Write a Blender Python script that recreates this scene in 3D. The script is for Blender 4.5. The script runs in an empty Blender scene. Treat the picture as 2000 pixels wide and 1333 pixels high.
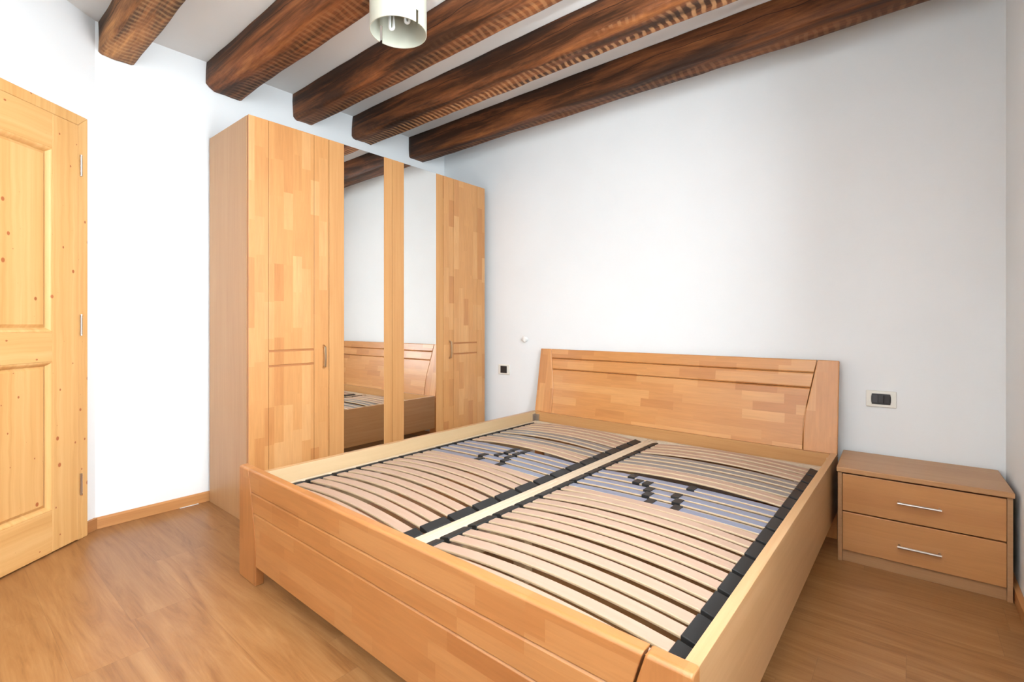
import bpy, bmesh, math, random
from math import sin, cos, pi, radians
from mathutils import Vector, Matrix, noise
random.seed(7)
C = bpy.context.scene.collection
S = bpy.context.scene

# ------------------------------------------------------------------ camera
# world: back wall y = 3.0, left wall x = -3.25, right wall x = 0.32; the camera stands at x = y = 0
YAW = radians(39.35)
cam = bpy.data.cameras.new('camera'); co = bpy.data.objects.new('camera', cam); C.objects.link(co)
co.location = (0, 0, 1.06); co.rotation_euler = (pi/2, 0, YAW)
cam.sensor_width = 36; cam.lens = 36*950/2000
cam.shift_x = 0.0; cam.shift_y = -(666.5-632)/2000
cam.clip_start = 0.02
S.camera = co

# ------------------------------------------------------------------ light
S.view_settings.view_transform = 'Standard'; S.view_settings.look = 'None'
S.view_settings.gamma = 1; S.view_settings.use_curve_mapping = False
S.view_settings.exposure = 0.33
wd = bpy.data.worlds.new('sky'); S.world = wd; wd.use_nodes = True
bg = wd.node_tree.nodes['Background']; bg.inputs[0].default_value = (0.75, 0.86, 1.0, 1); bg.inputs[1].default_value = 1.2

def area(name, loc, rot, sx, sy, power, col, spread=180):
    l = bpy.data.lights.new(name, 'AREA'); l.shape = 'RECTANGLE'; l.size = sx; l.size_y = sy
    l.energy = power; l.color = col; l.spread = radians(spread)
    o = bpy.data.objects.new(name, l); o.location = loc; o.rotation_euler = rot; C.objects.link(o); return o
# daylight entering through the window in the right wall (outside the frame)
WIN = (0.80, 1.42, 0.95, 2.25)       # y0, y1, z0, z1
area('window_daylight', (0.30, (WIN[0]+WIN[1])/2, (WIN[2]+WIN[3])/2), (0, pi/2, 0), WIN[3]-WIN[2]-0.1, WIN[1]-WIN[0]-0.1, 37, (0.87, 0.955, 1.0), 140)
# added fill light behind the camera, placed in an assumed window opening
area('fill_light_rear', (-0.95, -1.17, 1.55), (pi/2, 0, pi), 1.0, 1.2, 52, (0.84, 0.94, 1.0))
# camera flash just beside the lens
fl = bpy.data.lights.new('camera_flash', 'POINT'); fl.energy = 9; fl.shadow_soft_size = 0.05; fl.color = (0.87, 0.95, 1.0)
flo = bpy.data.objects.new('camera_flash', fl); flo.location = (-0.22, -0.05, 1.25); C.objects.link(flo)

# most of the flash is turned up and bounces off the ceiling above the camera
fb_ = bpy.data.lights.new('camera_flash_head', 'SPOT'); fb_.energy = 900; fb_.spot_size = radians(110); fb_.spot_blend = 0.6
fb_.shadow_soft_size = 0.04; fb_.color = (0.88, 0.96, 1.0)
fbo = bpy.data.objects.new('camera_flash_head', fb_); fbo.location = (-0.22, -0.05, 1.32); C.objects.link(fbo)
fbo.rotation_euler = (radians(168), 0, 0)

# ------------------------------------------------------------------ helpers
def tag(o, label=None, cat=None, group=None, kind=None):
    if label: o['label'] = label
    if cat: o['category'] = cat
    if group: o['group'] = group
    if kind: o['kind'] = kind
    return o
def empty(name, loc=(0,0,0), rz=0, label=None, cat=None, group=None, kind=None):
    o = bpy.data.objects.new(name, None); C.objects.link(o); o.location = loc; o.rotation_euler = (0,0,rz)
    o.empty_display_size = 0.1
    return tag(o, label, cat, group, kind)
def obj(name, bm, mats, parent=None, bevel=0, seg=2, smooth=False):
    bmesh.ops.recalc_face_normals(bm, faces=bm.faces)
    me = bpy.data.meshes.new(name); bm.to_mesh(me); bm.free()
    for m in (mats if isinstance(mats, (list, tuple)) else [mats]): me.materials.append(m)
    if smooth:
        for p in me.polygons: p.use_smooth = True
    o = bpy.data.objects.new(name, me); C.objects.link(o)
    if parent: o.parent = parent
    if bevel:
        b = o.modifiers.new('bevel', 'BEVEL'); b.width = bevel; b.segments = seg; b.limit_method = 'ANGLE'; b.angle_limit = radians(40)
        b.harden_normals = False
    return o
def box(bm, x0, x1, y0, y1, z0, z1, mat=0):
    v = [bm.verts.new(p) for p in ((x0,y0,z0),(x1,y0,z0),(x1,y1,z0),(x0,y1,z0),(x0,y0,z1),(x1,y0,z1),(x1,y1,z1),(x0,y1,z1))]
    for f in ((0,3,2,1),(4,5,6,7),(0,1,5,4),(1,2,6,5),(2,3,7,6),(3,0,4,7)):
        bm.faces.new([v[i] for i in f]).material_index = mat
def boxes(*bs):
    bm = bmesh.new()
    for b in bs: box(bm, *b)
    return bm
def prism(bm, poly, a0, a1, axis='y', mat=0):
    """poly: list of 2D points; axis y -> (x,z) points extruded in y; axis x -> (y,z); axis z -> (x,y)"""
    def P(p, a): return {'y': (p[0], a, p[1]), 'x': (a, p[0], p[1]), 'z': (p[0], p[1], a)}[axis]
    A = [bm.verts.new(P(p, a0)) for p in poly]; B = [bm.verts.new(P(p, a1)) for p in poly]
    n = len(poly)
    bm.faces.new(A).material_index = mat; bm.faces.new(B[::-1]).material_index = mat
    for i in range(n):
        bm.faces.new([A[i], A[(i+1)%n], B[(i+1)%n], B[i]]).material_index = mat
def tube(bm, pts, r, n=10, caps=True, mat=0):
    rings = []
    pts = [Vector(p) for p in pts]
    up = Vector((0,0,1))
    for i, p in enumerate(pts):
        d = (pts[min(i+1, len(pts)-1)]-pts[max(i-1, 0)]).normalized()
        a = d.cross(up)
        if a.length < 1e-3: a = d.cross(Vector((0,1,0)))
        a.normalize(); b = d.cross(a).normalized()
        rings.append([bm.verts.new(p+(a*cos(t)+b*sin(t))*r) for t in [2*pi*k/n for k in range(n)]])
    for i in range(len(rings)-1):
        for k in range(n):
            bm.faces.new([rings[i][k], rings[i][(k+1)%n], rings[i+1][(k+1)%n], rings[i+1][k]]).material_index = mat
    if caps: bm.faces.new(rings[0][::-1]); bm.faces.new(rings[-1])

# ------------------------------------------------------------------ materials
class NT:
    def __init__(s, name, rough=0.5, spec=0.5, metal=0):
        s.m = bpy.data.materials.new(name); s.m.use_nodes = True; s.t = s.m.node_tree
        s.b = s.t.nodes['Principled BSDF']; s.b.inputs['Roughness'].default_value = rough
        s.b.inputs['Specular IOR Level'].default_value = spec; s.b.inputs['Metallic'].default_value = metal
    def n(s, k, **kw):
        x = s.t.nodes.new(k)
        for a, b in kw.items(): setattr(x, a, b)
        return x
    def l(s, a, b): s.t.links.new(a, b)
    def math(s, op, a, b=None):
        x = s.n('ShaderNodeMath', operation=op)
        for i, v in enumerate((a, b)):
            if v is None: continue
            if isinstance(v, (int, float)): x.inputs[i].default_value = v
            else: s.l(v, x.inputs[i])
        return x.outputs[0]
    def coords(s):
        tc = s.n('ShaderNodeTexCoord'); sp = s.n('ShaderNodeSeparateXYZ'); s.l(tc.outputs['Object'], sp.inputs[0])
        return tc.outputs['Object'], [sp.outputs[0], sp.outputs[1], sp.outputs[2]]
    def comb(s, a, b, c):
        x = s.n('ShaderNodeCombineXYZ')
        for i, v in enumerate((a, b, c)):
            if isinstance(v, (int, float)): x.inputs[i].default_value = v
            else: s.l(v, x.inputs[i])
        return x.outputs[0]
    def noise(s, vec, scale=1, detail=3, rough=0.5, dist=0):
        x = s.n('ShaderNodeTexNoise'); s.l(vec, x.inputs['Vector']); x.inputs['Scale'].default_value = scale
        x.inputs['Detail'].default_value = detail; x.inputs['Roughness'].default_value = rough; x.inputs['Distortion'].default_value = dist
        return x.outputs['Fac']
    def ramp(s, fac, stops):
        x = s.n('ShaderNodeValToRGB'); s.l(fac, x.inputs[0]); e = x.color_ramp.elements
        while len(e) < len(stops): e.new(0.5)
        for i, (p, c) in enumerate(stops): e[i].position = p; e[i].color = (*c, 1)
        return x.outputs[0]
    def mix(s, fac, a, b, mode='MIX'):
        x = s.n('ShaderNodeMix', data_type='RGBA', blend_type=mode)
        for i, v in ((0, fac), (6, a), (7, b)):
            if isinstance(v, (int, float)): x.inputs[i].default_value = v
            elif isinstance(v, tuple): x.inputs[i].default_value = (*v, 1)
            else: s.l(v, x.inputs[i])
        return x.outputs[2]
    def bump(s, h, strength=0.2, dist=0.005):
        x = s.n('ShaderNodeBump'); x.inputs['Strength'].default_value = strength; x.inputs['Distance'].default_value = dist
        s.l(h, x.inputs['Height']); s.l(x.outputs[0], s.b.inputs['Normal'])
    def col(s, c):
        if isinstance(c, tuple): s.b.inputs['Base Color'].default_value = (*c, 1)
        else: s.l(c, s.b.inputs['Base Color'])
        return s.m

def plain(name, c, rough=0.5, spec=0.5, metal=0):
    n = NT(name, rough, spec, metal); return n.col(c)

def staves(name, along, across, w=0.05, ln=0.32, lo=(0.50,0.20,0.058), mid=(0.60,0.265,0.082), hi=(0.68,0.34,0.125), rough=0.36, contrast=1.0, seed=0.0):
    """glued solid-wood board: staves of random length, each its own tone"""
    n = NT(name, rough, 0.45); n.b.inputs['Coat Weight'].default_value = 0.25; n.b.inputs['Coat Roughness'].default_value = 0.22
    vec, xyz = n.coords()
    A, B = xyz[along], xyz[across]; T = xyz[3-along-across]
    rowf = n.math('FLOOR', n.math('DIVIDE', n.math('ADD', B, 5.013+seed), w))
    wn = n.n('ShaderNodeTexWhiteNoise', noise_dimensions='1D'); n.l(rowf, wn.inputs['W'])
    t = n.math('ADD', n.math('DIVIDE', A, ln), n.math('MULTIPLY', wn.outputs[0], 17.3))
    # irregular joint spacing
    t = n.math('ADD', t, n.math('MULTIPLY', n.math('SINE', n.math('MULTIPLY', t, 2.1)), 0.22))
    cell = n.math('FLOOR', t)
    w2 = n.n('ShaderNodeTexWhiteNoise', noise_dimensions='3D'); n.l(n.comb(rowf, cell, seed), w2.inputs['Vector'])
    rnd = w2.outputs[0]
    base = n.ramp(rnd, [(0.0, lo), (0.18, mid), (0.62, mid), (1.0, hi)])
    off = n.math('MULTIPLY', rnd, 9.0)
    g = n.noise(n.comb(n.math('MULTIPLY', A, 5), n.math('ADD', n.math('MULTIPLY', B, 70), off), n.math('MULTIPLY', T, 30)), 1.0, 5, 0.6, 0.6)
    gc = n.ramp(g, [(0.3, (0.80, 0.78, 0.74)), (0.65, (1.03, 1.03, 1.03))])
    c = n.mix(0.55*contrast, base, gc, 'MULTIPLY')
    bl = n.noise(n.comb(n.math('MULTIPLY', A, 3), n.math('MULTIPLY', B, 9), off), 1.0, 2)
    c = n.mix(0.35*contrast, c, n.ramp(bl, [(0.3, (0.86, 0.80, 0.74)), (0.7, (1.06, 1.06, 1.06))]), 'MULTIPLY')
    n.bump(g, 0.05, 0.002)
    return n.col(c)

def veneer(name, along, across, c=(0.58,0.33,0.14), c2=(0.50,0.26,0.10), rough=0.42, fine=90, seed=0.0):
    n = NT(name, rough, 0.4); vec, xyz = n.coords(); A, B = xyz[along], xyz[across]; T = xyz[3-along-across]
    g = n.noise(n.comb(n.math('ADD', n.math('MULTIPLY', A, 2.2), seed), n.math('MULTIPLY', B, fine), n.math('MULTIPLY', T, fine)), 1.0, 5, 0.65, 0.4)
    g2 = n.noise(n.comb(n.math('MULTIPLY', A, 1.2), n.math('MULTIPLY', B, 12), n.math('MULTIPLY', T, 12)), 1.0, 3, 0.5, 0.8)
    k = n.math('ADD', n.math('MULTIPLY', g, 0.6), n.math('MULTIPLY', g2, 0.4))
    n.bump(g, 0.04, 0.002)
    return n.col(n.ramp(k, [(0.32, c2), (0.62, c)]))

M = {}
M['stave_v'] = staves('solid_beech_upright', 2, 1, 0.052, 0.26, lo=(0.50,0.215,0.07), mid=(0.585,0.285,0.102), hi=(0.66,0.36,0.15))
M['stave_vx'] = staves('solid_beech_stile', 2, 0, 0.05, 0.26, seed=1.7)
M['stave_h'] = staves('solid_beech_lying', 0, 2, 0.05, 0.27, seed=0.4)
M['stave_f'] = staves('solid_beech_foot_darkened', 0, 2, 0.05, 0.27, lo=(0.36,0.135,0.038), mid=(0.425,0.175,0.054), hi=(0.47,0.215,0.075), seed=0.4)  # headboard beech darkened in colour to offset the strong light on the footboard
M['stave_fx'] = staves('solid_beech_foot_post_darkened', 2, 0, 0.05, 0.26, lo=(0.36,0.135,0.038), mid=(0.425,0.175,0.054), hi=(0.47,0.215,0.075), seed=1.7)  # post beech darkened the same way against the strong near light
M['stave_d'] = staves('solid_beech_drawer', 0, 2, 0.06, 0.8, lo=(0.48,0.21,0.075), mid=(0.53,0.25,0.09), hi=(0.57,0.28,0.11), seed=2.4, contrast=0.8)
M['veneer_side'] = veneer('beech_veneer_side', 2, 1, (0.50,0.295,0.145), (0.44,0.245,0.115))
M['veneer_strip'] = veneer('beech_veneer_strip', 2, 1, (0.58,0.30,0.115), (0.50,0.235,0.08))
M['veneer_rail'] = veneer('beech_veneer_rail', 1, 2, (0.54,0.33,0.165), (0.46,0.255,0.11), 0.3, fine=55)
M['veneer_railin'] = veneer('beech_veneer_rail_inside', 1, 2, (0.56,0.40,0.23), (0.52,0.365,0.205), fine=40)
M['veneer_x'] = veneer('beech_veneer_lying', 0, 2, (0.55,0.29,0.115), (0.47,0.225,0.08))
M['veneer_top'] = veneer('beech_veneer_top', 0, 1, (0.50,0.28,0.13), (0.42,0.21,0.09))
M['veneer_ns'] = veneer('beech_veneer_nightstand', 0, 2, (0.44,0.25,0.12), (0.37,0.19,0.085))
M['skirt'] = veneer('skirting_wood', 1, 2, (0.55,0.27,0.10), (0.44,0.19,0.065), fine=60)
M['skirt_x'] = veneer('skirting_wood_x', 0, 2, (0.45,0.21,0.08), (0.36,0.15,0.05), fine=60)
M['frame_wood'] = veneer('slat_frame_wood', 1, 0, (0.62,0.50,0.37), (0.56,0.43,0.30), 0.5)
M['slat_top'] = veneer('beech_slat', 0, 1, (0.44,0.30,0.225), (0.405,0.27,0.195), 0.45, 60)
M['slat_edge'] = plain('slat_edge', (0.56,0.42,0.27), 0.5)
M['slat_grey'] = veneer('grey_slat', 0, 1, (0.225,0.215,0.21), (0.195,0.185,0.18), 0.42, 60)
M['slat_blue'] = veneer('blue_grey_slat', 0, 1, (0.205,0.225,0.30), (0.185,0.20,0.265), 0.42, 60)
M['black'] = plain('black_rubber', (0.018,0.018,0.018), 0.5, 0.35)
M['white_plastic'] = plain('white_plastic', (0.80,0.80,0.78), 0.4)
M['cream_plastic'] = plain('cream_plastic', (0.80,0.79,0.73), 0.35)
M['dark_plastic'] = plain('anthracite_plastic', (0.022,0.022,0.024), 0.35)
M['lamp_white'] = plain('enamelled_white_metal', (0.50,0.50,0.415), 0.35)
M['steel'] = plain('brushed_steel', (0.60,0.55,0.50), 0.28, 0.5, 1.0)
M['bronze'] = plain('satin_handle_metal', (0.50,0.36,0.22), 0.32, 0.5, 0.9)
M['mirror'] = plain('mirror_glass', (0.92,0.92,0.90), 0.0, 0.5, 1.0)
M['gap'] = plain('shadow_gap_brown', (0.16,0.07,0.03), 0.7)
M['groove'] = plain('grooved_wood', (0.40,0.16,0.05), 0.5)

def wall_mat(name, c, sc=1.0):
    n = NT(name, 0.85, 0.2); vec, xyz = n.coords()
    a = n.noise(vec, 2.2*sc, 3); b = n.noise(vec, 55*sc, 4, 0.6)
    n.bump(b, 0.12, 0.003)
    c2 = tuple(x*0.975 for x in c)
    return n.col(n.ramp(a, [(0.35, c2), (0.65, c)]))
M['wall'] = wall_mat('white_plaster', (0.82,0.845,0.86))
M['ceiling'] = wall_mat('ceiling_plaster', (0.73,0.73,0.72))

def floor_mat():
    n = NT('oak_laminate_floor', 0.33, 0.4); vec, xyz = n.coords(); A, B = xyz[0], xyz[1]
    w, ln = 0.19, 1.28
    row = n.math('FLOOR', n.math('DIVIDE', n.math('ADD', B, 5.03), w))
    wn = n.n('ShaderNodeTexWhiteNoise', noise_dimensions='1D'); n.l(row, wn.inputs['W'])
    t = n.math('ADD', n.math('DIVIDE', A, ln), n.math('MULTIPLY', wn.outputs[0], 7.7))
    cell = n.math('FLOOR', t)
    w2 = n.n('ShaderNodeTexWhiteNoise', noise_dimensions='2D'); n.l(n.comb(row, cell, 0), w2.inputs['Vector'])
    rnd = w2.outputs[0]; off = n.math('MULTIPLY', rnd, 23.0)
    g = n.noise(n.comb(n.math('MULTIPLY', A, 1.6), n.math('ADD', n.math('MULTIPLY', B, 16), off), off), 1.0, 6, 0.62, 1.6)
    fine = n.noise(n.comb(n.math('MULTIPLY', A, 7), n.math('ADD', n.math('MULTIPLY', B, 150), off), 0.0), 1.0, 3, 0.6)
    k = n.math('ADD', n.math('MULTIPLY', g, 0.8), n.math('MULTIPLY', fine, 0.2))
    c = n.ramp(k, [(0.30, (0.20,0.080,0.024)), (0.46, (0.29,0.130,0.043)), (0.60, (0.34,0.167,0.062)), (0.75, (0.40,0.212,0.086))])
    c = n.mix(1.0, c, n.ramp(rnd, [(0.0, (0.88,0.87,0.86)), (1.0, (1.08,1.07,1.05))]), 'MULTIPLY')
    fb = n.math('FRACT', n.math('DIVIDE', n.math('ADD', B, 5.03), w)); fa = n.math('FRACT', t)
    sb = n.math('LESS_THAN', n.math('MINIMUM', fb, n.math('SUBTRACT', 1.0, fb)), 0.0045)
    sa = n.math('LESS_THAN', fa, 0.0016)
    c = n.mix(n.math('MULTIPLY', n.math('MAXIMUM', sa, sb), 0.28), c, (0.14,0.06,0.025))
    n.bump(fine, 0.04, 0.002)
    return n.col(c)
M['floor'] = floor_mat()

def pine_mat(name, along, across, seed=0.0):
    n = NT(name, 0.4, 0.4); vec, xyz = n.coords(); A, B = xyz[along], xyz[across]
    v = n.comb(n.math('MULTIPLY', A, 1.0), n.math('MULTIPLY', B, 1.0), 0.37+seed)
    # knots: sparse voronoi cells
    vo = n.n('ShaderNodeTexVoronoi', feature='F1'); vo.voronoi_dimensions = '2D'; vo.inputs['Scale'].default_value = 1
    vv = n.comb(n.math('ADD', n.math('MULTIPLY', A, 7.5), seed*3.1), n.math('ADD', n.math('MULTIPLY', B, 10.0), seed), 0)
    n.l(vv, vo.inputs['Vector']); d = vo.outputs['Distance']
    sz = n.n('ShaderNodeSeparateColor'); n.l(vo.outputs['Color'], sz.inputs[0])
    rad = n.math('MULTIPLY', n.math('MAXIMUM', n.math('SUBTRACT', sz.outputs[0], 0.32), 0.0), 0.12)
    knot = n.math('SUBTRACT', 1.0, n.math('DIVIDE', d, n.math('ADD', rad, 0.012)))
    near = n.math('SUBTRACT', 1.0, n.math('MINIMUM', n.math('MULTIPLY', d, 1.8), 1.0))
    g = n.noise(n.comb(n.math('MULTIPLY', A, 0.7), n.math('ADD', n.math('MULTIPLY', B, 34), n.math('MULTIPLY', near, 0.22)), seed), 1.0, 4, 0.55, 0.15)
    c = n.ramp(g, [(0.32, (0.65,0.35,0.12)), (0.5, (0.71,0.41,0.155)), (0.68, (0.76,0.47,0.195))])
    kk = n.ramp(knot, [(0.0, (0,0,0)), (0.35, (1,1,1))])
    c = n.mix(kk, c, (0.42,0.13,0.04))
    n.bump(g, 0.03, 0.002)
    return n.col(c)
M['pine_v'] = pine_mat('knotty_pine_upright', 2, 0)
M['pine_h'] = pine_mat('knotty_pine_lying', 0, 2, 1.3)
M['pine_p'] = pine_mat('knotty_pine_panel', 2, 0, 2.6)

def beam_mat(name, seed, lightness=1.0, ridge=1.0, tint=(1,1,1)):
    n = NT(name, 0.62, 0.3); vec, xyz = n.coords(); A, B, Z = xyz
    L = lambda c: tuple(x*lightness*k for x, k in zip(c, tint))
    v = n.comb(n.math('ADD', n.math('MULTIPLY', A, 1.0), seed), n.math('MULTIPLY', B, 10), n.math('MULTIPLY', Z, 10))
    g = n.noise(v, 1.0, 7, 0.68, 0.35)
    g2 = n.noise(n.comb(n.math('ADD', n.math('MULTIPLY', A, 5), seed), n.math('MULTIPLY', B, 60), n.math('MULTIPLY', Z, 60)), 1.0, 4, 0.6)
    c = n.ramp(g, [(0.30, L((0.018,0.007,0.003))), (0.45, L((0.055,0.019,0.006))), (0.56, L((0.17,0.056,0.017))), (0.70, L((0.33,0.125,0.038)))])
    c = n.mix(0.6, c, n.ramp(g2, [(0.3, (0.55,0.5,0.45)), (0.65, (1.15,1.12,1.1))]), 'MULTIPLY')
    # worn laths marks left across the underside
    wob = n.noise(n.comb(n.math('MULTIPLY', A, 6), n.math('MULTIPLY', B, 8), seed), 1.0, 3)
    s = n.math('SINE', n.math('ADD', n.math('MULTIPLY', A, 2*pi/0.040), n.math('ADD', n.math('MULTIPLY', wob, 9.0), n.math('MULTIPLY', B, 9.0))))
    m1 = n.math('MINIMUM', n.math('MAXIMUM', n.math('ADD', n.math('MULTIPLY', s, 1.3), 0.25), 0.0), 1.0)
    under = n.math('LESS_THAN', Z, 0.020)
    patch = n.noise(n.comb(n.math('ADD', n.math('MULTIPLY', A, 1.1), seed*2), n.math('MULTIPLY', B, 10), 0.0), 1.0, 2)
    pm = n.ramp(n.math('ADD', patch, n.math('MULTIPLY', n.math('ADD', B, 0.032), 3.2)), [(0.50, (0,0,0)), (0.66, (1,1,1))])
    am = n.noise(n.comb(n.math('MULTIPLY', A, 14), n.math('MULTIPLY', B, 12), seed*5), 1.0, 2)
    f = n.math('MULTIPLY', n.math('MULTIPLY', n.math('MULTIPLY', under, m1), n.math('ADD', am, 0.35)), ridge)
    f = n.mix(1.0, f, pm, 'MULTIPLY')
    c = n.mix(f, c, L((0.50,0.26,0.115)))
    # long drying crack along the side
    wv = n.noise(n.comb(n.math('MULTIPLY', A, 1.7), seed, 0.0), 1.0, 4)
    dz = n.math('ABSOLUTE', n.math('SUBTRACT', Z, n.math('ADD', 0.045, n.math('MULTIPLY', wv, 0.10))))
    ck = n.math('MULTIPLY', n.math('LESS_THAN', dz, 0.0018), n.math('LESS_THAN', B, -0.03))
    c = n.mix(n.math('MULTIPLY', ck, 0.85), c, (0.012,0.005,0.003))
    h = n.math('ADD', n.math('MULTIPLY', g, 1.0), n.math('ADD', n.math('MULTIPLY', g2, 0.4), n.math('MULTIPLY', n.math('MULTIPLY', s, under), 0.22*ridge)))
    n.bump(h, 0.5, 0.008)
    return n.col(c)

# ------------------------------------------------------------------ setting
XL, XR, YB, YF, ZC = -3.25, 0.32, 3.0, -1.25, 2.62
OD = Vector((sin(YAW), -cos(YAW)))          # direction of the oblique door wall, towards the camera side
O0 = Vector((XL, 0.576))
tt = (0.576-YF)/cos(YAW); O1 = O0+OD*tt
def structure(o): o['kind'] = 'structure'; return o
bm = bmesh.new(); prism(bm, [(XL-0.15,YB+0.15),(XR+0.3,YB+0.15),(XR+0.3,YF-0.15),(XL-0.15,YF-0.15)], -0.12, 0.0, 'z')
structure(obj('floor', bm, M['floor']))
bm = bmesh.new(); prism(bm, [(XL-0.15,YB+0.15),(XR+0.3,YB+0.15),(XR+0.3,YF-0.15),(XL-0.15,YF-0.15)], ZC, ZC+0.12, 'z')
structure(obj('ceiling', bm, M['ceiling']))
structure(obj('wall_left', boxes((XL-0.12,XL,O0.y,YB+0.12,0,ZC)), M['wall']))
structure(obj('wall_back', boxes((XL,XR,YB,YB+0.12,0,ZC)), M['wall']))
# oblique wall with the door: an upright slab behind the line O0..O1
nrm = Vector((cos(YAW), sin(YAW)))          # points into the room
q = [O0, O1, O1-nrm*0.12, O0-nrm*0.12-OD*0.0]
bm = bmesh.new(); prism(bm, [tuple(p) for p in q], 0, ZC, 'z'); structure(obj('wall_oblique', bm, M['wall']))
# right wall, opening for the window
y0, y1, z0, z1 = WIN
structure(obj('wall_right', boxes((XR,XR+0.28,YF,y0,0,ZC),(XR,XR+0.28,y1,YB+0.12,0,ZC),(XR,XR+0.28,y0,y1,0,z0),(XR,XR+0.28,y0,y1,z1,ZC)), M['wall']))
# front wall behind the camera with an assumed window opening for the added fill light
fx0, fx1, fz0, fz1 = -1.5, -0.4, 0.95, 2.15
structure(obj('wall_front', boxes((O1.x-0.1,fx0,YF-0.14,YF,0,ZC),(fx1,XR+0.28,YF-0.14,YF,0,ZC),(fx0,fx1,YF-0.14,YF,0,fz0),(fx0,fx1,YF-0.14,YF,fz1,ZC)), M['wall']))
def window(name, a, rot, w, h):
    e = empty(name, a, rot, kind='structure'); t = 0.05
    obj('window_frame', boxes((0,w,0,0.05,0,t),(0,w,0,0.05,h-t,h),(0,t,0,0.05,t,h-t),(w-t,w,0,0.05,t,h-t),(w/2-t/2,w/2+t/2,0,0.05,t,h-t)), M['white_plastic'], e, 0.004)
    g = NT('window_glass', 0.0); g.b.inputs['Transmission Weight'].default_value = 1; g.b.inputs['IOR'].default_value = 1.45
    obj('window_pane', boxes((t,w/2-t/2,0.02,0.026,t,h-t),(w/2+t/2,w-t,0.02,0.026,t,h-t)), g.col((1,1,1)), e)
window('window_1', (XR+0.20, y0, z0), pi/2, y1-y0, z1-z0)
window('window_2', (fx0, YF-0.10, fz0), 0, fx1-fx0, fz1-fz0)  # unseen window assumed around the added rear fill light

# baseboards
def base_prof(h=0.058, d=0.016): return [(0,0),(d,0),(d,h-0.008),(d*0.5,h),(0,h)]
bm = bmesh.new(); prism(bm, [(XL+a, b) for a, b in base_prof()], O0.y+0.001, 2.99, 'y'); structure(obj('baseboard_left', bm, M['skirt'], None, 0.0015))
bm = bmesh.new(); prism(bm, [(YB-a, b) for a, b in base_prof()], XL+0.02, XR-0.002, 'x'); structure(obj('baseboard_back', bm, M['skirt_x'], None, 0.0015))
bm = bmesh.new(); prism(bm, [(XR-a, b) for a, b in base_prof()], YF+0.02, 2.98, 'y'); structure(obj('baseboard_right', bm, M['skirt'], None, 0.0015))
be = obj('baseboard_oblique', boxes((0.004,0.075,0,0.016,0,0.060)), M['skirt_x'], None, 0.002); structure(be)
# local x runs along the oblique wall from the corner, local y into the room
RZ = math.atan2(OD.y, OD.x)
be.location = (O0.x, O0.y, 0); be.rotation_euler = (0,0,RZ)

# ---- door in the oblique wall (local x along the wall, +y into the room)
dr = empty('door_1', (O0.x, O0.y, 0), RZ, kind='structure')
a0, a1, zt = 0.077, 1.015, 2.08
bm = bmesh.new()
prism(bm, [(a0,0),(a0+0.055,0),(a0+0.055,zt-0.052),(a0,zt)], 0.001, 0.030)
prism(bm, [(a1,0),(a1,zt),(a1-0.055,zt-0.052),(a1-0.055,0)], 0.001, 0.030)
prism(bm, [(a0,zt),(a0+0.055,zt-0.052),(a1-0.055,zt-0.052),(a1,zt)], 0.001, 0.030)
obj('door_frame', bm, M['pine_v'], dr, 0.004, 3)
l0, l1, lz0, lz1 = a0+0.058, a1-0.058, 0.008, zt-0.055
st = 0.135; ix0, ix1 = l0+st, l1-st
rz = [(lz0,0.200),(0.885,1.020),(1.865,lz1)]
leaf = obj('door_leaf', boxes((l0,ix0,0.004,0.036,lz0,lz1),(ix1,l1,0.004,0.036,lz0,lz1)), M['pine_v'], dr, 0.003)
for b in rz:
    obj('rail', boxes((ix0,ix1,0.004,0.036,b[0],b[1])), M['pine_h'], leaf, 0.002)
for k, (pz0, pz1) in enumerate(((rz[0][1],rz[1][0]),(rz[1][1],rz[2][0]))):
    bm = bmesh.new(); box(bm, ix0-0.002, ix1+0.002, 0.008, 0.016, pz0-0.002, pz1+0.002)
    # raised field with bevelled margin
    m = 0.035
    A = [bm.verts.new(p) for p in ((ix0+0.022,0.016,pz0+0.022),(ix1-0.022,0.016,pz0+0.022),(ix1-0.022,0.016,pz1-0.022),(ix0+0.022,0.016,pz1-0.022))]
    B = [bm.verts.new(p) for p in ((ix0+m,0.026,pz0+m),(ix1-m,0.026,pz0+m),(ix1-m,0.026,pz1-m),(ix0+m,0.026,pz1-m))]
    bm.faces.new(B)
    for i in range(4): bm.faces.new([A[i],A[(i+1)%4],B[(i+1)%4],B[i]])
    obj('panel', bm, M['pine_p'], leaf)
    # moulding frame: quarter-round strips mitred at the corners
    bm = bmesh.new(); w = 0.020
    o4 = [(ix0,pz0),(ix1,pz0),(ix1,pz1),(ix0,pz1)]; i4 = [(ix0+w,pz0+w),(ix1-w,pz0+w),(ix1-w,pz1-w),(ix0+w,pz1-w)]
    N = 5; rings = []
    for j in range(N+1):
        u = j/N; yy = 0.036-0.018*(u**1.5)+0.003*sin(pi*u)
        rings.append([bm.verts.new((o4[i][0]+(i4[i][0]-o4[i][0])*u, yy, o4[i][1]+(i4[i][1]-o4[i][1])*u)) for i in range(4)])
    for j in range(N):
        for i in range(4): bm.faces.new([rings[j][i],rings[j][(i+1)%4],rings[j+1][(i+1)%4],rings[j+1][i]])
    obj('moulding', bm, M['pine_v' if k else 'pine_p'], leaf)
for hz in (0.271, 1.052, 1.834):
    bm = bmesh.new(); x = a0+0.044
    tube(bm, [(x,0.036,hz-0.045),(x,0.036,hz+0.045)], 0.0048, 14); tube(bm, [(x,0.036,hz-0.052),(x,0.036,hz-0.046)], 0.005, 10); tube(bm, [(x,0.036,hz+0.046),(x,0.036,hz+0.052)], 0.005, 10)
    h = obj('hinge', bm, M['steel'], dr); h['label'] = 'silver hinge barrel'
bm = bmesh.new(); hx = l1-0.06
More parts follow.
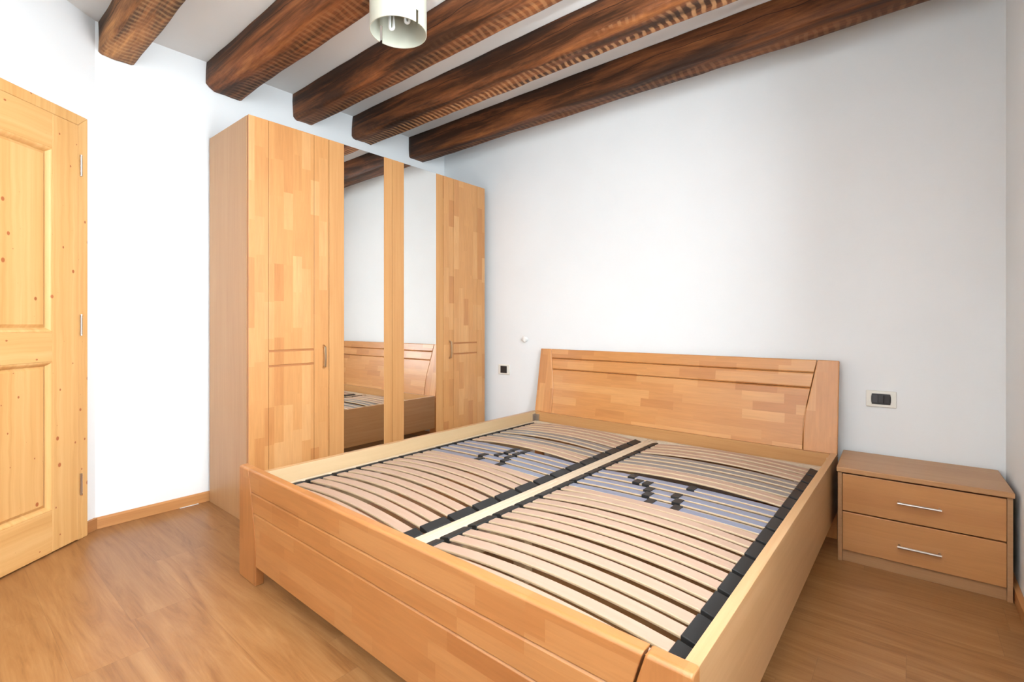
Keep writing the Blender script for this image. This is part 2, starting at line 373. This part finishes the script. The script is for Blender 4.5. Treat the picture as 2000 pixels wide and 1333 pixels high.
box(bm, hx-0.02, hx+0.02, 0.036, 0.042, 0.93, 1.15); tube(bm, [(hx,0.04,1.05),(hx,0.085,1.05),(hx-0.03,0.092,1.05),(hx-0.12,0.092,1.05)], 0.009, 10)
obj('door_handle', bm, M['steel'], dr)

# ---- ceiling beams, hewn timbers running from the left wall to the right wall
def beam(y0, y1, zb, x0, seed, lightness, chamf, label, ridge=1.0, tint=(1,1,1), x1=XR-0.004):
    L = x1-x0; W = (y1-y0); H = ZC-0.003-zb; nx = 110
    # cross-section in (y,z), z=0 at the underside; mapped along x with hewn irregularity
    cs = [(-W/2, H), (-W/2, H*0.72), (-W/2, H*0.45), (-W/2, chamf), (-W/2+chamf*0.5, chamf*0.4), (-W/2+chamf*1.2, 0.0)]
    for k in range(1, 7): cs.append((-W/2+chamf*1.2+(W-chamf*1.2-0.012)*k/7, 0.0))
    cs += [(W/2-0.012, 0.0), (W/2-0.003, 0.006), (W/2, 0.02), (W/2, H*0.5), (W/2, H)]
    bm = bmesh.new(); rings = []
    for i in range(nx+1):
        x = L*i/nx; r = []
        for j, (cy, cz) in enumerate(cs):
            top = cz >= H-1e-6
            a = noise.noise(Vector((x*1.4+seed*3.1, cy*9, cz*9+seed)))*0.011 + noise.noise(Vector((x*6+seed, cy*25, cz*25)))*0.0035
            sgn = -1 if cy < 0 else 1
            dy = a*sgn*(0.9 if abs(cy) > W/2-0.02 else 0.1)
            dz = 0 if top else (noise.noise(Vector((x*2.0+seed*1.7, cy*14, 3.3)))*0.008+noise.noise(Vector((x*9, cy*20, seed)))*0.003)*(1 if cz < 0.02 else 0.3)
            r.append(bm.verts.new((x, cy+dy, cz+dz)))
        rings.append(r)
    n = len(cs)
    for i in range(nx):
        for j in range(n-1):
            bm.faces.new([rings[i][j], rings[i][j+1], rings[i+1][j+1], rings[i+1][j]])
        bm.faces.new([rings[i][n-1], rings[i][0], rings[i+1][0], rings[i+1][n-1]])
    bm.faces.new(rings[0]); bm.faces.new(rings[-1][::-1])
    o = obj('wooden_beam', bm, beam_mat('hewn_timber_%d' % int(seed*10), seed, lightness, ridge, tint), None, 0, smooth=True)
    for p in o.data.polygons: p.use_smooth = True
    o.location = (x0, (y0+y1)/2, zb)
    return tag(o, label, 'beam', 'hewn ceiling beams')
beam(0.075, 0.225, 2.455, -2.95, 0.5, 1.9, 0.02, 'brown timber beam above the pine door, only its underside tip at the top edge')
beam(0.585, 0.735, 2.452, XL+0.003, 1.3, 1.9, 0.012, 'short-looking brown timber beam, coloured golden as if strongly lit, on the bright wall between door and wardrobe', 0.22, (1.0,1.25,1.35))  # lighter golden tint puts the glare of the strong light into the colour
beam(1.088, 1.286, 2.455, XL+0.003, 2.2, 1.35, 0.035, 'wide reddish brown timber beam ending above the near corner of the wardrobe', 0.22)
beam(1.612, 1.755, 2.447, XL+0.003, 3.4, 1.15, 0.022, 'dark brown timber beam passing just behind the white ceiling lamp', 0.30)
beam(2.068, 2.239, 2.449, XL+0.003, 4.1, 1.1, 0.022, 'dark timber beam with pale worn cross stripes along its underside', 0.85)
beam(2.604, 2.765, 2.447, XL+0.003, 5.6, 0.9, 0.010, 'darkest timber beam, the one nearest the headboard wall', 0.25)

# ------------------------------------------------------------------ wardrobe
WX0, WX1, WY0, WY1, WH = XL+0.022, -2.69, 1.097, 2.931, 2.16
ward = empty('wardrobe', (WX0, WY0, 0), 0, 'tall beech wardrobe with two mirrored doors standing against the left wall', 'wardrobe')
D = WX1-WX0; W = WY1-WY0; dt = 0.021
obj('side_panel', boxes((0,D-dt-0.003,0,0.018,0.0,WH)), M['veneer_side'], ward, 0.0012)
obj('side_panel', boxes((0,D-dt-0.003,W-0.018,W,0.0,WH)), M['veneer_side'], ward, 0.0012)
obj('back_panel', boxes((0.002,0.008,0.018,W-0.018,0.05,WH-0.02)), M['veneer_side'], ward)
obj('top_panel', boxes((0,D-dt-0.003,0.018,W-0.018,WH-0.02,WH-0.001)), M['veneer_side'], ward)
obj('bottom_panel', boxes((0,D-dt-0.003,0.018,W-0.018,0.06,0.08)), M['veneer_side'], ward)
obj('plinth', boxes((D-0.05,D-0.034,0.018,W-0.018,0.0,0.06)), M['veneer_side'], ward)
pitch = W/4
def wdoor(i, mirror):
    ya = pitch*i+0.0015; yb = pitch*(i+1)-0.0015; za, zb = 0.055, WH
    xf = D; xb = D-dt
    if mirror:
        ml, mr = (1.655-WY0, 1.948-WY0) if i == 1 else (2.111-WY0, 2.405-WY0)
        d = obj('door', boxes((xb,xf-0.004,ya,yb,za,zb),(xf-0.004,xf,ya,ml,za,zb),(xf-0.004,xf,mr,yb,za,zb)), M['veneer_strip'], ward, 0.0008)
        m = obj('mirror', boxes((xf-0.0038,xf-0.001,ml+0.0008,mr-0.0008,za+0.001,zb-0.001)), M['mirror'], d); m['label'] = 'tall mirror pane'
        return d
    g1, g2 = ya+0.104, ya+0.362
    zg = (0.908, 0.826); g = 0.0058; e = xf-0.005
    bm = bmesh.new()
    gg = 0.0018
    box(bm, xb, e, ya, yb, za, zb, 1)
    box(bm, e, xf, ya, g1-gg, za, zb); box(bm, e, xf, g2+gg, yb, za, zb)
    box(bm, e, xf, g1, g2, zg[0]+g, zb); box(bm, e, xf, g1, g2, zg[1]+g, zg[0]-g); box(bm, e, xf, g1, g2, za, zg[1]-g)
    d = obj('door', bm, [M['stave_v'], M['groove']], ward, 0.0012, 2)
    hy = (1.52-WY0) if i == 0 else (2.538-WY0)
    bm = bmesh.new(); hz0, hz1 = 0.792, 0.934
    prism(bm, [(xf,hz0),(xf+0.022,hz0+0.012),(xf+0.026,hz0+0.05),(xf+0.026,hz1-0.05),(xf+0.022,hz1-0.012),(xf,hz1),(xf,hz1-0.012),(xf+0.017,hz1-0.024),(xf+0.019,hz1-0.05),(xf+0.019,hz0+0.05),(xf+0.017,hz0+0.024),(xf,hz0+0.012)], hy-0.006, hy+0.006)
    h = obj('handle', bm, M['bronze'], d, 0.001); h['label'] = 'slim satin metal pull handle'
for i in range(4): wdoor(i, i in (1, 2))

# ------------------------------------------------------------------ bed
BR = radians(-0.8)
bed = empty('double_bed', (-1.240, 0.845, 0), BR, 'large beech double bed frame with slanted headboard and no mattress', 'bed')
BL = 2.02        # local y of the headboard foot
# footboard: stiles with legs, panel bands between, soft rounded top
def foot_profile(z0, y0=0.0, y1=0.036, zt=0.462, r=0.009):
    p = [(y0, z0), (y1, z0)]
    for k in range(0, 5): a = pi/2*k/4; p.append((y1-0.006+0.006*cos(a), zt-0.006+0.006*sin(a)))
    for k in range(0, 9): a = pi/2+pi/2*k/8; p.append((y0+r*1.3+r*1.3*cos(a), zt-r+r*sin(a)))
    return p
hw = 0.955
def curve_in(z, top, bot, zt, zb):      # stile width as a function of height, slightly bowed
    s = (zt-z)/(zt-zb); s = max(0, min(1, s)); return top+(bot-top)*(1-(1-s)**1.5)
def xsweep(bm, segs, z0, zt, side, inner, mat=0):
    pass
def sheared(bm, pts_yz, xfun_a, xfun_b, mat=0):
    """close a (y,z) profile between two x limits that depend on z"""
    A = [bm.verts.new((xfun_a(z), y, z)) for y, z in pts_yz]; B = [bm.verts.new((xfun_b(z), y, z)) for y, z in pts_yz]
    n = len(A); bm.faces.new(A); bm.faces.new(B[::-1])
    for i in range(n): bm.faces.new([A[i], A[(i+1)%n], B[(i+1)%n], B[i]])
def dense(p, y0, zs):                   # add intermediate z stops on both upright faces of a profile
    out = []
    n = len(p)
    for i in range(n):
        a, b = p[i], p[(i+1)%n]; out.append(a)
        if abs(a[0]-b[0]) < 1e-6 and abs(a[1]-b[1]) > 0.03:
            zz = [z for z in zs if min(a[1],b[1])+0.004 < z < max(a[1],b[1])-0.004]
            zz.sort(reverse=a[1] > b[1]); out += [(a[0], z) for z in zz]
    return out
zs = [0.10,0.14,0.18,0.22,0.26,0.30,0.34,0.38,0.41,0.43]
swf = lambda z: curve_in(z, 0.088, 0.160, 0.46, 0.13)
fb = None
bm = bmesh.new()
# panel: three bands, chamfered against each other
gv = 0.0035
def band(bm, za, zb, top=False):
    c = 0.005
    if top: p = [(0.0, za+0.0015), (0.0012, za), (0.036, za)] + foot_profile(0)[2:]
    else: p = [(0.0, za+0.0015), (0.0012, za), (0.036, za), (0.036, zb), (c, zb), (0.0, zb-c*1.2)]
    p = dense(p, 0, zs)
    sheared(bm, p, lambda z: -hw+swf(z)+gv, lambda z: hw-swf(z)-gv)
band(bm, 0.374, 0.462, True); band(bm, 0.294, 0.372); band(bm, 0.082, 0.292)
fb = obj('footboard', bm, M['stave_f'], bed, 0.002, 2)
for s in (-1, 1):
    bm = bmesh.new()
    p = dense(foot_profile(0.0), 0, zs+[0.05])
    if s < 0: sheared(bm, p, lambda z: -hw, lambda z: -hw+swf(z)-gv*0.3)
    else: sheared(bm, p, lambda z: hw-swf(z)+gv*0.3, lambda z: hw)
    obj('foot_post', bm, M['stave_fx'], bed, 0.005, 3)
# side rails
for s in (-1, 1):
    bm = bmesh.new(); a, b = sorted((s*0.906, s*0.934)); box(bm, a, b, 0.037, BL-0.002, 0.138, 0.42)
    o = obj('side_rail', bm, [M['veneer_rail'], M['veneer_railin']], bed, 0.0015)
    for p in o.data.polygons:
        if abs(p.normal.x) > 0.9 and p.normal.x*s < 0: p.material_index = 1
    obj('slat_frame_ledge', boxes((min(s*0.882,s*0.9055), max(s*0.882,s*0.9055), 0.08, BL-0.06, 0.262, 0.288)), M['veneer_railin'], bed, 0.001)
obj('head_rail', boxes((-0.905, 0.905, BL-0.027, BL-0.002, 0.138, 0.418)), M['veneer_x'], bed, 0.0015)
obj('centre_support', boxes((-0.03,0.03,0.042,BL-0.03,0.225,0.287),(-0.03,0.03,0.7,0.75,0,0.225),(-0.03,0.03,1.35,1.40,0,0.225)), M['veneer_railin'], bed, 0.002)
for s in (-1, 1):
    b = obj('corner_bracket', boxes((min(s*0.868,s*0.905),max(s*0.868,s*0.905),BL-0.033,BL-0.028,0.345,0.403),(min(s*0.900,s*0.905),max(s*0.900,s*0.905),BL-0.060,BL-0.033,0.345,0.403)) if s < 0 else boxes((0.893,0.905,BL-0.033,BL-0.028,0.385,0.400)), M['steel'], bed, 0.001)
    b['label'] = 'galvanised metal corner bracket'
# headboard: leaning back, stiles with a curved groove, two cross grooves
tilt = radians(9.5)
hbz0, hbz1, hh = 0.405, 0.872, 0.933
H = (hbz1-hbz0)/cos(tilt)
hbe = bmesh.new()
def whb(z):  # stile width, z measured from the panel foot
    s = z/H
    pts = [(0.0,0.146),(0.25,0.147),(0.42,0.142),(0.6,0.126),(0.8,0.110),(1.0,0.094)]
    for (a, u), (b, v) in zip(pts, pts[1:]):
        if s <= b: return u+(v-u)*(s-a)/(b-a)
    return pts[-1][1]
zz = [H*k/12 for k in range(13)]
def hband(bm, za, zb):
    c = 0.005; zz2 = [za+c]+[z for z in zz if za+c+0.004 < z < zb-c-0.004]+[zb-c]
    p = [(0.006, za)]+[(0.0, z) for z in zz2]+[(0.006, zb)]+[(0.024, zb)]+[(0.024, z) for z in reversed(zz2)]+[(0.024, za)]
    sheared(bm, p, lambda z: -hh+whb(z)+0.003, lambda z: hh-whb(z)-0.003)
def seat_transform(bm):
    R_ = Matrix.Rotation(-tilt, 4, 'X')
    for v in bm.verts: v.co = R_ @ v.co + Vector((0, BL+0.001, hbz0))
g1 = (0.805-hbz0)/cos(tilt); g2 = (0.727-hbz0)/cos(tilt)
hband(hbe, g1+0.001, H); hband(hbe, g2+0.001, g1-0.001); hband(hbe, 0.0, g2-0.001)
for s in (-1, 1): pass
seat_transform(hbe)
hb = obj('headboard', hbe, M['stave_h'], bed, 0.0018, 2)
for s in (-1, 1):
    bm = bmesh.new()
    p = [(0.0, z) for z in zz]+[(0.024, z) for z in reversed(zz)]
    if s < 0: sheared(bm, p, lambda z: -hh, lambda z: -hh+whb(z))
    else: sheared(bm, p, lambda z: hh-whb(z), lambda z: hh)
    seat_transform(bm)
    obj('head_post', bm, M['stave_vx'], bed, 0.004, 3)
    a, b = sorted((s*hh, s*(hh-0.07)))
    obj('head_leg', boxes((a, b, BL, BL+0.03, 0.0, hbz0-0.004)), M['stave_vx'], bed, 0.003)

# ------------------------------------------------------------------ slatted bases
def slat_mesh(half, B, w, th, z0):
    bm = bmesh.new(); n = 20; R = []
    for i in range(n+1):
        u = -1+2*i/n; x = u*half; z = z0+B*(1-u*u)
        R.append([bm.verts.new(p) for p in ((x,0,z),(x,w,z),(x,w,z+th),(x,0,z+th))])
    for i in range(n):
        a, b = R[i], R[i+1]
        for j, m in ((0,1),(1,1),(2,0),(3,1)):
            bm.faces.new([a[j], a[(j+1)%4], b[(j+1)%4], b[j]]).material_index = m
    bm.faces.new(R[0]).material_index = 1; bm.faces.new(R[-1][::-1]).material_index = 1
    return bm
SL = {'y0': 0.112, 'pitch': 0.127}
def slatted(cx, label, sliders, zones, bows):
    e = empty('slatted_base', (0,0,0), BR, label, 'slatted bed base', 'pair of slatted bed bases')
    p = Matrix.Rotation(BR, 4, 'Z') @ Vector((cx, 0, 0)); e.location = (bed.location.x+p.x, bed.location.y+p.y, 0)
    hwid = 0.4505; Y0, Y1 = 0.060, BL-0.045
    for s in (-1, 1):
        a, b = sorted((s*hwid, s*(hwid-0.027)))
        obj('side_rail', boxes((a, b, Y0, Y1, 0.289, 0.3565)), M['frame_wood'], e, 0.003)
    obj('end_rail', boxes((-hwid+0.0275, hwid-0.0275, Y0, Y0+0.022, 0.289, 0.312)), M['frame_wood'], e, 0.002)
    obj('end_rail', boxes((-hwid+0.0275, hwid-0.0275, Y1-0.028, Y1, 0.289, 0.358)), M['frame_wood'], e, 0.002)
    proto = {}
    sw, th = 0.0415, 0.0085
    capm = {}
    for s in (-1, 1):
        # rubber holder for two slats: sloping top, pockets
        bm = bmesh.new(); x_in, x_out = 0.379, 0.4225
        pr = [(s*x_out, 0.346), (s*x_out, 0.3545), (s*(x_out-0.004), 0.3580), (s*(x_in+0.003), 0.3665), (s*x_in, 0.3635), (s*x_in, 0.3465)]
        prism(bm, pr if s > 0 else pr[::-1], 0.003, 0.1125)
        o = obj('slat_holder', bm, M['black'], e, 0.0025, 2); o['label'] = 'black rubber slat holder'; capm[s] = o
    for k in range(14):
        for s in (-1, 1):
            o = capm[s] if k == 0 else capm[s].copy()
            if k: C.objects.link(o); o.parent = e
            o.location = (0, SL['y0']+SL['pitch']*k, 0)
            # white pegs joining the holders below the slats
            q = proto.get(('peg', s))
            if q is None:
                q = obj('peg', boxes((min(s*0.345,s*0.384), max(s*0.345,s*0.384), 0.0, 0.007, 0.3405, 0.3475)), M['white_plastic'], e, 0.001)
                proto[('peg', s)] = q; q['label'] = 'small white plastic peg'
            else: q = q.copy(); C.objects.link(q); q.parent = e
            q.location = (0, SL['y0']+SL['pitch']*k+0.0535, 0)
    for i in range(28):
        y = SL['y0']+SL['pitch']*(i//2)+(0.007 if i % 2 == 0 else 0.0655)
        z, B = zones(i), bows(i)
        key = (z, B)
        if key not in proto:
            mt = {'n': M['slat_top'], 'g': M['slat_grey'], 'b': M['slat_blue']}[z]
            proto[key] = obj('slat', slat_mesh(0.398, B, sw, th, 0.3505), [mt, M['slat_edge']], e, 0.0025, 2)
            if z != 'n': proto[key]['label'] = 'grey-topped slat' if z == 'g' else 'blue-grey slat'
            o = proto[key]
        else:
            o = proto[key].copy(); C.objects.link(o); o.parent = e
        o.location = (0, y, 0)
    for i, xs in sliders.items():
        y = SL['y0']+SL['pitch']*(i//2)+(0.007 if i % 2 == 0 else 0.0655); B = bows(i)
        # second slat under the adjustable one
        key = ('u', B)
        if key not in proto: proto[key] = obj('under_slat', slat_mesh(0.375, B, sw, 0.006, 0.3420), [M['slat_edge'], M['slat_edge']], e, 0.002, 2); o = proto[key]
        else: o = proto[key].copy(); C.objects.link(o); o.parent = e
        o.location = (0, y, 0)
        for x in xs:
            zc = 0.3505+B*(1-(x/0.398)**2)
            if 'sl' not in proto:
                proto['sl'] = obj('slider', boxes((-0.0165,0.0165,-0.004,0.0455,0.0088,0.0118),(-0.0165,0.0165,-0.004,-0.0005,-0.013,0.0088),(-0.0165,0.0165,0.042,0.0455,-0.013,0.0088),(-0.0165,0.0165,-0.004,0.0455,-0.016,-0.013)), M['black'], e, 0.0012)
                proto['sl']['label'] = 'black plastic firmness slider'; o = proto['sl']
            else: o = proto['sl'].copy(); C.objects.link(o); o.parent = e
            o.location = (x, y, zc)
    return e
zn = lambda i: 'n' if i >= 24 or i in (18, 19) or i <= 12 else ('g' if i >= 20 else 'b')
bowR = lambda i: 0.026 if i <= 11 else (0.018 if i == 12 else (0.010 if i <= 17 else (0.024 if i <= 19 else (0.017 if i <= 23 else 0.024))))
bowL = lambda i: 0.026 if i <= 11 else (0.018 if i == 12 else (0.010 if i <= 17 else (0.024 if i <= 19 else (0.016 if i <= 21 else 0.024))))
slatted(0.008+0.4525, 'slatted bed base in the half of the bed nearer the nightstand', {17:(-0.21,0.055),16:(-0.16,-0.115),15:(-0.077,0.04),14:(-0.056,0.067),13:(-0.015,0.088)}, zn, bowR)
slatted(0.008-0.4525, 'slatted bed base in the half of the bed nearer the wardrobe', {17:(-0.005,0.065),16:(0.0,0.06),15:(-0.008,0.065),14:(-0.066,0.087),13:(-0.03,0.114)}, zn, bowL)

# ------------------------------------------------------------------ nightstand
ns = empty('nightstand', (-0.257, 2.600, 0), radians(1.3), 'low beech nightstand with two drawers between the bed and the right wall', 'nightstand')
NW, ND, NH = 0.561, 0.372, 0.42
obj('top', boxes((0, NW, 0, ND, NH-0.022, NH)), M['veneer_top'], ns, 0.004, 3)
for xa in (0.004, NW-0.020): obj('side_panel', boxes((xa, xa+0.016, 0.012, ND, 0, NH-0.0225)), M['veneer_ns'], ns, 0.001)
obj('plinth', boxes((0.0205, NW-0.0205, 0.022, 0.036, 0, 0.050)), M['veneer_ns'], ns, 0.001)
obj('back_panel', boxes((0.0205, NW-0.0205, ND-0.008, ND-0.001, 0.0, NH-0.0225)), M['veneer_side'], ns)
for (za, zb, hz) in ((0.228, 0.391, 0.309), (0.053, 0.222, 0.127)):
    d = obj('drawer', boxes((0.0215, NW-0.0215, 0.010, 0.030, za, zb), (0.03, NW-0.03, 0.0305, ND-0.02, za+0.01, zb-0.03)), M['stave_d'], ns, 0.0015)
    bm = bmesh.new(); xa, xb = 0.213, 0.353
    tube(bm, [(xa, -0.016, hz), (xb, -0.016, hz)], 0.005, 12)
    tube(bm, [(xa+0.006, 0.0095, hz), (xa+0.006, -0.016, hz)], 0.004, 10); tube(bm, [(xb-0.006, 0.0095, hz), (xb-0.006, -0.016, hz)], 0.004, 10)
    h = obj('handle', bm, M['steel'], d); h['label'] = 'thin steel bar handle'

# ------------------------------------------------------------------ wall fittings
so = empty('wall_socket', (-2.538, YB, 0.688), 0, 'small cream wall plate with one square black module beside the wardrobe', 'socket')
obj('cover_plate', boxes((-0.060,0.060,-0.009,-0.0005,-0.040,0.040)), M['cream_plastic'], so, 0.004, 3)
obj('socket_module', boxes((-0.033,0.033,-0.013,-0.0095,-0.028,0.028)), M['dark_plastic'], so, 0.002)
sw_ = empty('light_switch', (-0.113, YB, 0.688), 0, 'cream wall plate with wide black switch module above the nightstand', 'light switch')
obj('cover_plate', boxes((-0.060,0.060,-0.009,-0.0005,-0.040,0.040)), M['cream_plastic'], sw_, 0.004, 3)
bm = bmesh.new(); pts = [(-0.036,-0.026)]+[(0.036,-0.026),(0.0385,-0.013),(0.039,0),(0.0385,0.013),(0.036,0.026),(-0.036,0.026),(-0.0385,0.013),(-0.039,0),(-0.0385,-0.013)]
prism(bm, pts, -0.0125, -0.0095); obj('switch_surround', bm, M['dark_plastic'], sw_, 0.001)
for k in range(3):
    x = -0.0335+k*0.0225
    obj('rocker', boxes((x, x+0.0215, -0.0155, -0.0127, -0.019, 0.019)), M['dark_plastic'] if k else plain('dark_grey_plastic', (0.05,0.05,0.055), 0.4), sw_, 0.0015)
kn = bmesh.new()
prof = [(0.0,-0.030),(0.008,-0.0295),(0.0125,-0.026),(0.014,-0.021),(0.012,-0.016),(0.007,-0.012),(0.006,-0.006),(0.010,-0.003),(0.011,-0.0004)]
N = 20; prof = [(a*1.6, b) for a, b in prof]; rr = [[kn.verts.new((r*cos(2*pi*k/N), y, r*sin(2*pi*k/N))) for k in range(N)] for r, y in prof[1:]]
tip = kn.verts.new((0, prof[0][1], 0))
for k in range(N): kn.faces.new([tip, rr[0][k], rr[0][(k+1)%N]])
for a, b in zip(rr, rr[1:]):
    for k in range(N): kn.faces.new([a[k], b[k], b[(k+1)%N], a[(k+1)%N]])
kn.faces.new(rr[-1])
ko = obj('wall_hook', kn, M['white_plastic'], None, smooth=True); ko.location = (-2.318, YB, 0.936)
tag(ko, 'small round white hook knob on the wall just left of the headboard top', 'wall hook')
st_ = obj('cable_cover', boxes((XL+0.017, XL+0.024, 0.945, 1.04, 0.0005, 0.004)), M['white_plastic'], None, 0.0015)
tag(st_, 'thin white strip lying on the floor along the baseboard by the wardrobe', 'strip')

# ------------------------------------------------------------------ ceiling lamp
LX, LY, LZ0, LZ1, LR = -1.592, 1.222, 2.228, 2.448, 0.112
lamp = empty('ceiling_lamp', (LX, LY, LZ1), 0, 'white cylindrical metal ceiling lamp, switched off, hanging open at the bottom', 'ceiling lamp')
hgt = LZ1-LZ0
def shell(bm, r, t, z0f, z1, a0, a1, n):
    """curved sheet from angle a0 to a1, lower edge z0f(angle)"""
    R = []
    for i in range(n+1):
        a = a0+(a1-a0)*i/n; z0 = z0f(a); c, s = cos(a), sin(a)
        R.append([bm.verts.new(p) for p in ((r*c,r*s,z0),(r*c,r*s,z1),((r-t)*c,(r-t)*s,z1),((r-t)*c,(r-t)*s,z0))])
    for i in range(n):
        for j in range(4): bm.faces.new([R[i][j],R[i][(j+1)%4],R[i+1][(j+1)%4],R[i+1][j]])
    bm.faces.new(R[0]); bm.faces.new(R[-1][::-1])
# direction from lamp to camera, in the lamp's plane
ac = math.atan2(-LY, -LX)
sl, srt = ac-2.45, ac+0.69      # slots: far left and near right, seen from the room
slw = 0.11
bm = bmesh.new()
shell(bm, LR, 0.003, lambda a: -hgt, -0.03, srt+slw/2, sl+2*pi-slw/2, 40)
shell(bm, LR, 0.003, lambda a: -hgt, -0.03, sl+slw/2, srt-slw/2, 40)
# the sheet is joined across both slots near its top
shell(bm, LR-0.0005, 0.002, lambda a: -hgt+0.05, -0.03, srt-slw, srt+slw, 6)
shell(bm, LR-0.0005, 0.002, lambda a: -hgt+0.07, -0.03, sl-slw, sl+slw, 6)
obj('lamp_shade', bm, M['lamp_white'], lamp, smooth=False)
for a, zz_ in ((srt-0.22, -hgt+0.062), (srt+0.24, -hgt+0.052)):
    bm = bmesh.new(); c, s = cos(a), sin(a); tube(bm, [((LR-0.001)*c,(LR-0.001)*s,zz_), ((LR+0.002)*c,(LR+0.002)*s,zz_)], 0.006, 14)
    obj('rivet', bm, M['lamp_white'], lamp)
bm = bmesh.new(); tube(bm, [(0,0,-0.001),(0,0,-0.03)], 0.112, 40); tube(bm, [(0,0,-0.03),(0,0,-0.06)], 0.035, 24)
obj('ceiling_canopy', bm, M['lamp_white'], lamp, 0.003)
for k, (dx, dy, dz) in enumerate(((-0.020,-0.018,-0.198),(0.018,0.030,-0.165))):
    bm = bmesh.new(); rr_ = 0.0065; px = Vector((cos(YAW), sin(YAW), 0))*0.008
    b0 = Vector((dx, dy, -0.07)); pts = [b0-px]
    for q in range(7): a = pi+pi*q/6; pts.append(Vector((dx,dy,dz))+px*cos(a)+Vector((0,0,0.008*sin(a))))
    pts.append(b0+px)
    tube(bm, pts, 0.0058, 10)
    box(bm, dx-0.018, dx+0.018, dy-0.018, dy+0.018, -0.085, -0.0605)
    t = obj('fluorescent_tube', bm, M['white_plastic'], lamp, smooth=False)
